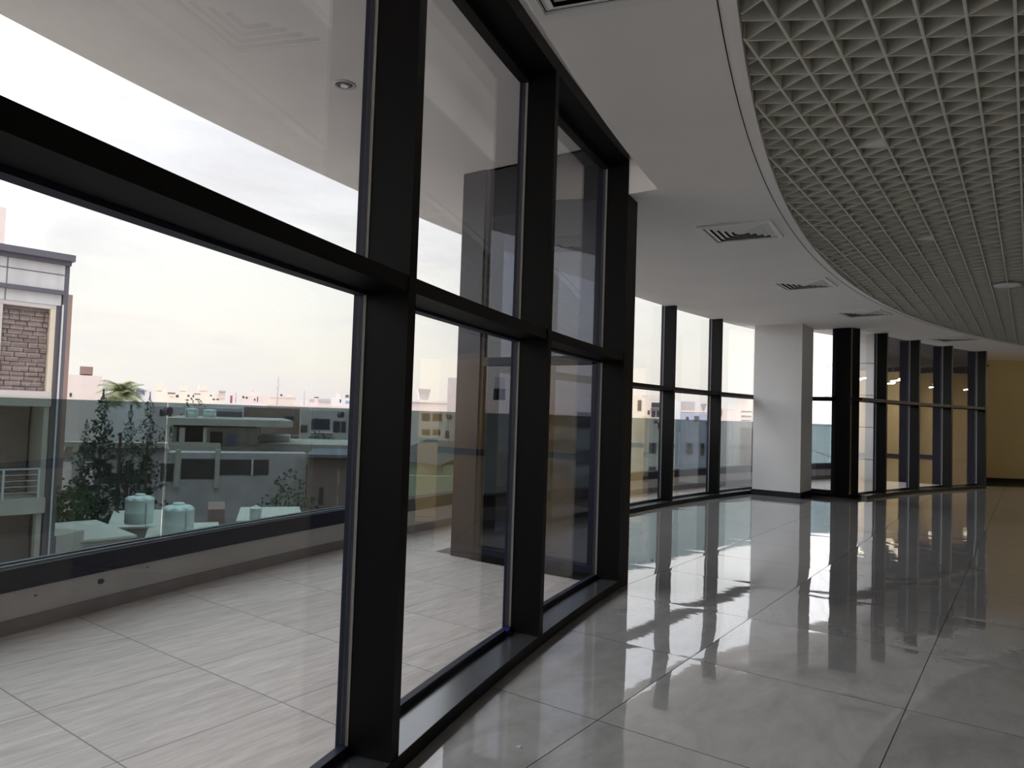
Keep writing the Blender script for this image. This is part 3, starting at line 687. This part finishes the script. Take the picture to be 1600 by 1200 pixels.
building('unfinished concrete building with an open upper floor, roof slab and blue window behind the balustrade',(-59.71,36.53),(-57.59,39.79),11,-1.87,'light_concrete',windows=[(0.12,1.14,-2.26,-1.01,'dim_opening'),(1.46,2.27,-2.24,-1.21,'blue_window')],boxes=[(-3.47,7.03,-2.2,12,-0.39,0.21,'light_concrete','roof_slab'),(-0.06,4.02,0,10,-2.22,-0.56,'light_concrete','upper_wall'),(-2.01,-1.93,0.5,0.6,0.25,0.79,'steel','roof_pipe'),(-3.38,-3.05,-2,-1.6,-2.32,-0.64,'light_concrete','column'),(-2.92,-2.61,-0.5,-0.1,-2.31,-0.62,'light_concrete','column'),(-2.31,-1.87,-2,-1.5,-2.30,-0.61,'light_concrete','column'),(-0.43,-0.14,-2,-1.6,-2.28,-0.56,'light_concrete','column'),(-0.17,0.07,-1,-0.6,-2.27,-0.56,'light_concrete','column'),(-3.32,1.05,-2.4,-2.1,-2.78,-1.87,'light_concrete','parapet'),(-3.38,0.02,7,7.2,-2.27,-0.64,'dim_opening','open_floor'),(0.51,2.75,2,3,0.33,0.84,'dark_trim','roof_screen')],zb=-5)
building('long concrete lower storey with a row of dark openings under a pale beam',(-58.36,26.27),(-50.12,39.81),2.6,-2.47,'raw_concrete',windows=[(0.12,4.00,-4.90,-4.09,'dim_opening'),(0.13,0.64,-4.09,-3.35,'light_concrete'),(0.60,1.21,-4.09,-3.35,'dim_opening'),(1.17,1.73,-4.09,-3.35,'light_concrete'),(1.69,1.95,-4.09,-3.25,'dim_opening'),(1.92,2.48,-4.09,-3.34,'light_concrete'),(2.45,2.75,-4.09,-3.34,'dim_opening'),(2.71,3.20,-4.09,-3.34,'light_concrete'),(3.16,3.60,-4.09,-3.24,'dim_opening'),(3.56,3.96,-4.09,-3.34,'light_concrete'),(4.66,5.55,-4.76,-3.34,'dim_opening'),(6.12,8.66,-4.57,-2.97,'dim_opening'),(8.93,12.76,-4.27,-3.01,'dim_opening')],boxes=[(-2.15,5.06,-0.6,1.2,-2.11,-1.71,'light_concrete','pale_beam'),(-2.01,5.11,0.1,2,-3.23,-2.20,'raw_concrete','upper_wall'),(-1.35,-0.73,-0.7,0.2,-6.57,-1.90,'light_concrete','end_pier'),(-2.12,-1.24,0.4,3,-3.26,-2.49,'light_concrete','side_bay'),(8.60,8.98,-0.4,0.2,-5.30,-2.18,'light_concrete','pier'),(5.66,6.04,-0.4,0.2,-5.17,-2.21,'light_concrete','pier'),(11.39,11.55,-0.3,-0.05,-4.27,-2.99,'rail_paint','mullion')])
building('pale flat roof with a white chimney post right of the unfinished concrete building',(-58.31,40.50),(-52.54,47.75),12,-2.03,'light_concrete',windows=[(2.23,4.11,-5.98,-2.40,'grey_render'),(4.43,5.50,-8.39,-3.81,'dim_opening')],boxes=[(-0.01,0.31,1,1.5,-1.31,-0.60,'white_render','chimney_post'),(0.14,3.91,3,3.3,-1.35,-1.31,'white_render','edge_strip'),(-0.20,2.78,4,9,-1.97,-1.44,'grey_render','roof_room')],zb=-10)
building('two-storey house with dark windows seen through the balustrade above the pale flat roof',(-78.91,61.43),(-71.78,69.62),9,1.15,'grey_render',windows=[(1.37,3.76,-1.48,-0.01),(4.21,5.87,-1.77,-0.27),(6.22,6.86,-1.05,-0.03),(0.01,0.87,-1.90,-0.90)],boxes=[(1.36,4.19,-0.6,0.2,-1.90,-1.80,'white_render','ledge')])
building('plain brownish house seen through the balustrade above the chimney post',(-85.63,57.24),(-81.39,63.12),9,1.24,'brown_render',windows=[(5.30,6.45,-1.35,0.19),(1.61,2.47,-1.28,-0.35)])
building('grey green house behind the trees and the clamp disc',(-87.14,44.84),(-81.56,54.33),9,1.03,'grey_render',windows=[(1.56,2.16,-0.15,0.61),(5.13,5.61,-0.05,0.73)])
building('low mauve house with a slanted grey roof behind the small white tank',(-46.16,36.75),(-42.24,41.19),8,-2.52,'brown_render',windows=[(0.98,1.32,-6.13,-4.82)],boxes=[(-0.02,5.92,-0.8,8,-2.41,-2.17,'roof_sheet','roof_slab')])
building('near low house with a pale screed roof below the bushes',(-26.54,11.69),(-26.33,13.30),4.2,-3.38,'light_concrete',parapet=(0.06,'roof_screed'),name='roof_house',cat='low building')
building('near low house carrying the left white water tank',(-31.16,14.81),(-29.69,17.58),5,-3.84,'light_concrete',parapet=(0.06,'roof_screed'),name='roof_house',cat='low building')
building('near low house carrying the right white water tank, cut by the balustrade base',(-26.97,14.24),(-25.75,16.34),3.2,-3.66,'light_concrete',parapet=(0.06,'roof_screed'),name='roof_house',cat='low building')
building('near stepped parapet wall with a stained corner at the lower left',(-25.91,10.62),(-26.52,11.74),3,-3.00,'light_concrete',name='roof_house',cat='low building')
building('low house carrying the small white water tank',(-39.08,26.11),(-36.93,29.08),6,-5.59,'light_concrete',parapet=(0.06,'roof_screed'),name='roof_house',cat='low building')
building('dark low shed between the right white tank and the small white tank',(-32.35,19.93),(-31.94,20.59),3,-3.62,'brown_render',name='roof_house',cat='low building')
building('pinkish building with an upturned trapezoid water tank, right of the thickest black mullion',(-68.11,66.23),(-62.25,71.76),12,2.59,'pale_pink',windows=[(4.77,5.89,0.20,1.17),(6.19,7.40,0.24,1.21),(4.85,5.96,-1.65,-0.92),(6.27,7.30,-1.61,-0.88),(7.94,8.48,-1.99,-1.00),(7.95,8.38,0.78,1.19)],boxes=[(3.12,5.97,-0.2,6,2.63,2.95,'white_render','roof_kerb')],parapet=(0.25,'pale_pink'))
e = empty('roof_tank', (-65.30, 70.37, 2.85)); tag(e, 'upturned trapezoid concrete water tank on the pinkish roof', 'water tank')
bm = bmesh.new(); cyl(bm, (0,0), .80, 0, 1.54, 4, 1.15, M=Matrix.Rotation(.15,4,'Z')); link('tank_body', bm, 'grey_render', e)
building('tall plain grey tower just left of the dark terrace column',(-72.11,83.07),(-69.12,85.57),10,6.71,'grey_render')
e = building('low greenish house with a grey gabled roof seen through the balustrade', (-41.11,40.92),(-34.17,39.20), 7, -2.33, 'green_wall', windows=[(5.5,6.2,-3.63,-3.03)])
bm = bmesh.new(); q_ = [bm.verts.new(v) for v in ((-.4,-.5,-2.33),(7.55,-.5,-2.33),(7.55,3.5,-0.83),(-.4,3.5,-0.83),(-.4,7.4,-2.33),(7.55,7.4,-2.33))]
bm.faces.new(q_[:4]); bm.faces.new((q_[3],q_[2],q_[5],q_[4])); bmesh.ops.solidify(bm, geom=bm.faces[:], thickness=.12); link('roof', bm, 'roof_sheet', e)
building('low greenish yard wall in front of the gabled house',(-34.34,33.54),(-30.64,36.95),0.4,-2.77,'green_wall',name='roof_house',cat='low building')
building('cream apartment house with balconies in the first window of the recessed bay',(-27.67,55.48),(-24.68,56.88),10,3.44,'cream_render',windows=[(0.68,1.00,2.11,3.02),(1.53,1.70,1.81,2.18),(1.84,2.54,2.43,2.84),(1.85,2.18,1.61,2.14),(2.28,2.61,1.62,2.15),(1.71,2.31,-1.47,-0.57),(1.75,2.35,-3.13,-2.57),(2.41,2.63,0.65,1.18)],boxes=[(1.29,2.67,1,5,3.30,3.48,'grey_render','roof_room'),(1.79,2.65,-1,0,2.21,2.35,'dark_trim','balcony'),(1.06,1.42,-0.3,0,-4.25,1.68,'cream_trim','drain_duct'),(0.71,1.00,-0.3,0,-4.27,0.96,'cream_trim','drain_duct')])
building('white building with a grey block beside it in the middle window of the recessed bay',(-34.47,76.60),(-32.38,77.51),8,3.71,'white_render',windows=[(2.41,2.71,0.80,1.15)])
building('grey roof block above the bluish house in the middle window of the recessed bay',(-35.31,84.95),(-33.74,85.59),8,3.75,'grey_render')
building('bluish house with a red roof edge in the middle window of the recessed bay',(-28.82,69.24),(-25.79,70.43),8,2.16,'blue_render',windows=[(0.58,0.84,1.41,1.79),(1.39,1.84,1.32,1.88),(0.64,1.29,-1.99,-0.86),(2.08,2.41,-2.07,-0.80)],boxes=[(-0.01,3.07,0,4,2.26,2.42,'pale_pink','roof_wall')])
e = empty('roof_tank', (-32.78, 85.96, 1.52)); tag(e, 'small funnel-shaped water tower in the middle window of the recessed bay', 'water tank')
bm = bmesh.new(); cyl(bm,(0,0),.12,0,1.3,8); link('stem', bm, 'grey_render', e); bm = bmesh.new(); cyl(bm,(0,0),.15,1.2,1.99,10,.42); link('bowl', bm, 'grey_render', e)
building('plain pink house in the window next to the white pillar',(-24.65,67.65),(-22.76,68.31),9,2.61,'pale_pink',windows=[(0.30,0.66,1.95,2.56,'brown_render')],boxes=[(0.41,0.65,0.5,1.5,2.63,2.81,'grey_render','roof_pot')])
building('tall beige tower with striped balconies in the window next to the white pillar',(-26.83,80.65),(-23.71,81.63),8,4.25,'cream_render',windows=[(0.44,1.54,2.56,2.68,'brown_render'),(0.45,1.55,1.99,2.17,'brown_render'),(0.46,1.56,1.56,1.67,'brown_render')])
building('dark low house front behind the balustrade in the window next to the white pillar',(-18.67,57.02),(-16.70,57.63),6,1.01,'brown_render')
building('tall grey tower seen only as a mirror image in the dark bay return', (-44.48,-48.61),(-45.39,-47.93), 8, 5.26, 'grey_render', windows=grid_win(1.14, 5.26, 2, 4, 1.0, 1.3))
building('pale textured block seen only as a mirror image left of the tower', (-42.77,-43.63),(-44.19,-42.51), 10, 3.52, 'cream_render', windows=grid_win(1.80, 3.52, 4, 4, 1.0, 1.3))
building('cream wall seen only as a mirror image under the tower', (-31.94,-33.00),(-33.55,-31.80), 8, 2.52, 'cream_render', windows=grid_win(2.01, 2.52, 0, 4, 1.0, 1.3))
building('white house seen only as a mirror image in the third near window', (-29.51,-40.46),(-30.61,-39.83), 10, 3.02, 'white_render', windows=grid_win(1.27, 3.02, 2, 4, 1.0, 1.3))
building('long pinkish block seen only as a mirror image in the third near window', (-45.61,-65.81),(-50.67,-62.60), 10, 2.78, 'pale_pink', windows=grid_win(5.98, 2.78, 5, 4, 1.0, 1.3))
building('cream town house far to the left, beyond the edge of the view', (-100.2,22.0),(-97.5,32.1), 10, 1.0, 'cream_render')
building('pale pink town house far to the left, beyond the edge of the view', (-113.7,0.2),(-113.1,11.9), 10, 5.3, 'pale_pink')
building('white town house far to the left, beyond the edge of the view', (-69.5,-21.8),(-72.6,-6.5), 10, -0.6, 'white_render')
building('grey town house far to the left, beyond the edge of the view', (-54.7,-29.9),(-60.4,-15.1), 10, 2.2, 'grey_render')

# --- trees
def tree(loc, zt, rad, kind, label, seed, cat='tree', ztop_trunk=None, n=520, squash=1.0, group=None, zc=None):
    r_ = random.Random(seed); e = empty('tree' if kind != 'palm' else 'palm_tree', (loc[0], loc[1], GZ)); tag(e, label, cat, group)
    h = zt-GZ
    bm = bmesh.new(); cyl(bm, (0, 0), .22, 0, h*.8, 9, .10); link('trunk', bm, 'bark', e)
    bm = bmesh.new()
    if kind == 'palm':
        for i in range(34):
            az = 2.4*i; el0 = 1.3-1.45*(i/34.0); L = rad*r_.uniform(.9, 1.15)
            prev = None; P0 = Vector((0, 0, h-rad*.55)); d = el0
            pts = [P0.copy()]
            for sgm in range(7):
                P0 = P0 + Vector((math.cos(az)*math.cos(d), math.sin(az)*math.cos(d), math.sin(d)))*L/7; d -= .19; pts.append(P0.copy())
            side = Vector((-math.sin(az), math.cos(az), 0))
            for a, b in zip(pts, pts[1:]):
                for sd in (-1, 1):
                    for q in range(2):
                        o0 = a.lerp(b, q*.5); tip = o0 + side*sd*rad*.34 + (b-a)*1.0 - Vector((0, 0, rad*.10))
                        v = [bm.verts.new(o0), bm.verts.new(a.lerp(b, q*.5+.45)), bm.verts.new(tip)]; bm.faces.new(v)
        lm = 'palm_leaf'
    else:
        zc_ = h*.0 if zc is None else zc-GZ
        for i in range(n):
            if kind == 'conifer':
                t = r_.random()**1.3; z_ = h - t*(h-zc_)*.98; R = rad*(.02+.98*t)*r_.uniform(.3, 1.0)
                # uneven whorls
                R *= .70+.42*math.sin(z_*3.3+2.1*math.sin(6*math.sin(z_))); a = r_.uniform(0, 2*PI); c = Vector((R*math.cos(a), R*math.sin(a), z_))
                s2 = rad*(.035+.16*t)*r_.uniform(.5, 1.2)
            else:
                cl = r_.randrange(9); rr = random.Random(seed*31+cl)
                cc = Vector((rr.uniform(-.55, .55)*rad, rr.uniform(-.55, .55)*rad, (zc_+h)/2 + rr.uniform(-.5, .42)*(h-zc_)))
                dv = Vector((r_.gauss(0, 1), r_.gauss(0, 1), r_.gauss(0, 1))).normalized()*rad*.48*r_.uniform(.6, 1)
                dv.z *= squash; c = cc+dv; s2 = rad*.12
            for q in range(3):
                u1 = Vector((r_.gauss(0, 1), r_.gauss(0, 1), r_.gauss(0, 1))).normalized()*s2; u2 = Vector((r_.gauss(0, 1), r_.gauss(0, 1), r_.gauss(0, 1))).normalized()*s2*.6
                v = [bm.verts.new(c+u1*.5), bm.verts.new(c+u2*.5), bm.verts.new(c-u1*.5), bm.verts.new(c-u2*.5)]; bm.faces.new(v)
        lm = 'pine_leaf' if kind == 'conifer' else 'green_leaf'
    me = bpy.data.meshes.new('foliage'); bm.to_mesh(me); bm.free(); me.materials.append(MAT[lm]); o = bpy.data.objects.new('foliage', me); COL.objects.link(o); o.parent = e
    return e
tree((-55.39,26.71), 2.93, 1.75, 'palm', 'palm with a pale green crown rising behind the balustrade in front of the white house', 1, 'palm tree')
tree((-49.11,22.45), 2.20, 2.9, 'conifer', 'tall dark pine with its tip just above the balustrade left of the palm', 2, 'tree', n=1100, zc=-7)
tree((-52.80,27.44), 2.26, 2.2, 'conifer', 'dark pine with a reddish tip right of the palm', 3, 'tree', n=1000, zc=-7)
tree((-44.83,22.15), 1.31, 1.9, 'conifer', 'dark pine below the palm crown', 4, 'tree', n=900, zc=-7)
tree((-43.96,19.27), 0.39, 1.9, 'conifer', 'dark pine at the left, fully below the balustrade top', 5, 'tree', n=800, zc=-7)
tree((-76.82,42.92), 0.19, 2.6, 'round', 'green tree on the left of the two small roof tanks', 6, 'tree', zc=-5)
tree((-95.85,57.93), 1.78, 3.0, 'round', 'dark tree behind the two small roof tanks', 7, 'tree', zc=-4)
tree((-69.62,57.04), -0.91, 2.6, 'round', 'dark tree in front of the two-storey house', 8, 'tree', zc=-8)
tree((-43.80,33.27), -3.38, 2.4, 'round', 'green bush right of the small white water tank', 9, 'bush', zc=-8)
tree((-44.52,48.72), -0.23, 3.0, 'round', 'dark green tree above the gabled house', 10, 'tree', zc=-5)
tree((-34.52,14.64), -2.13, 1.8, 'round', 'green bush beside the stone-clad house, leftmost of the bushes', 11, 'bush', zc=-9, n=700)
tree((-31.07,13.81), -2.40, 1.6, 'round', 'dark bush in the middle of the clump above the near low roof', 12, 'bush', zc=-9, n=700)
tree((-35.36,16.45), -3.44, 1.7, 'round', 'dark bush on the right of the clump above the near low roof', 13, 'bush', zc=-9, n=700)

def tank(loc, r, h, label, legs=0.0):
    """moulded plastic water tank: straight body, lobed shoulder, raised lid"""
    e = empty('water_tank', loc); tag(e, label, 'water tank', 'white roof water tanks')
    bm = bmesh.new(); lathe(bm, [(r*.97, legs), (r, legs+.03), (r*1.0, legs+h*.36), (r*1.015, legs+h*.38), (r, legs+h*.40), (r, legs+h*.80), (r*1.03, legs+h*.82), (r*.98, legs+h*.86)], 32); link('body', bm, 'tank_plastic', e, True)
    bm = bmesh.new()
    n = 64; prof = ((1.0, .83), (1.04, .88), (.80, .94), (.45, .965))
    rings = []
    for rr, zz in prof:
        ring = []
        for i in range(n):
            t = 2*PI*i/n; lob = .5+.5*math.cos(8*t)
            ring.append(bm.verts.new((r*rr*math.cos(t)*(1-.06*(1-lob)), r*rr*math.sin(t)*(1-.06*(1-lob)), legs+h*(zz - (.05*(1-lob) if .8 <= rr < 1.02 or rr > 1.02 else 0)))))
        rings.append(ring)
    for a, b in zip(rings, rings[1:]):
        for i in range(n): bm.faces.new((a[i], a[(i+1) % n], b[(i+1) % n], b[i]))
    bm.faces.new(rings[-1]); link('shoulder', bm, 'tank_plastic', e, True)
    bm = bmesh.new(); lathe(bm, [(r*.36, legs+h*.95), (r*.38, legs+h*.97), (r*.38, legs+h*1.0), (r*.33, legs+h*1.03), (r*.05, legs+h*1.04)], 24); link('lid', bm, 'tank_plastic', e, True)
    bm = bmesh.new(); cyl(bm, (r*1.06, .0), .03, -.1, legs+h*.75, 8); link('pipe', bm, 'rail_paint', e)
    return e
tank((-29.36,15.07,-3.42), 0.533, 1.146, 'large white plastic water tank crossed by the balustrade joint, left of the near pair')
tank((-26.93,15.35,-3.71), 0.573, 1.289, 'large white plastic water tank, right one of the near pair')
tank((-38.52,26.92,-5.58), 0.353, 0.920, 'small white plastic water tank on the low house to the right')
tank((-61.34,35.75,0.26), 0.534, 0.820, 'small white water tank on the unfinished roof slab, left one')
tank((-60.58,37.03,0.26), 0.539, 0.755, 'small white water tank on the unfinished roof slab, right one')
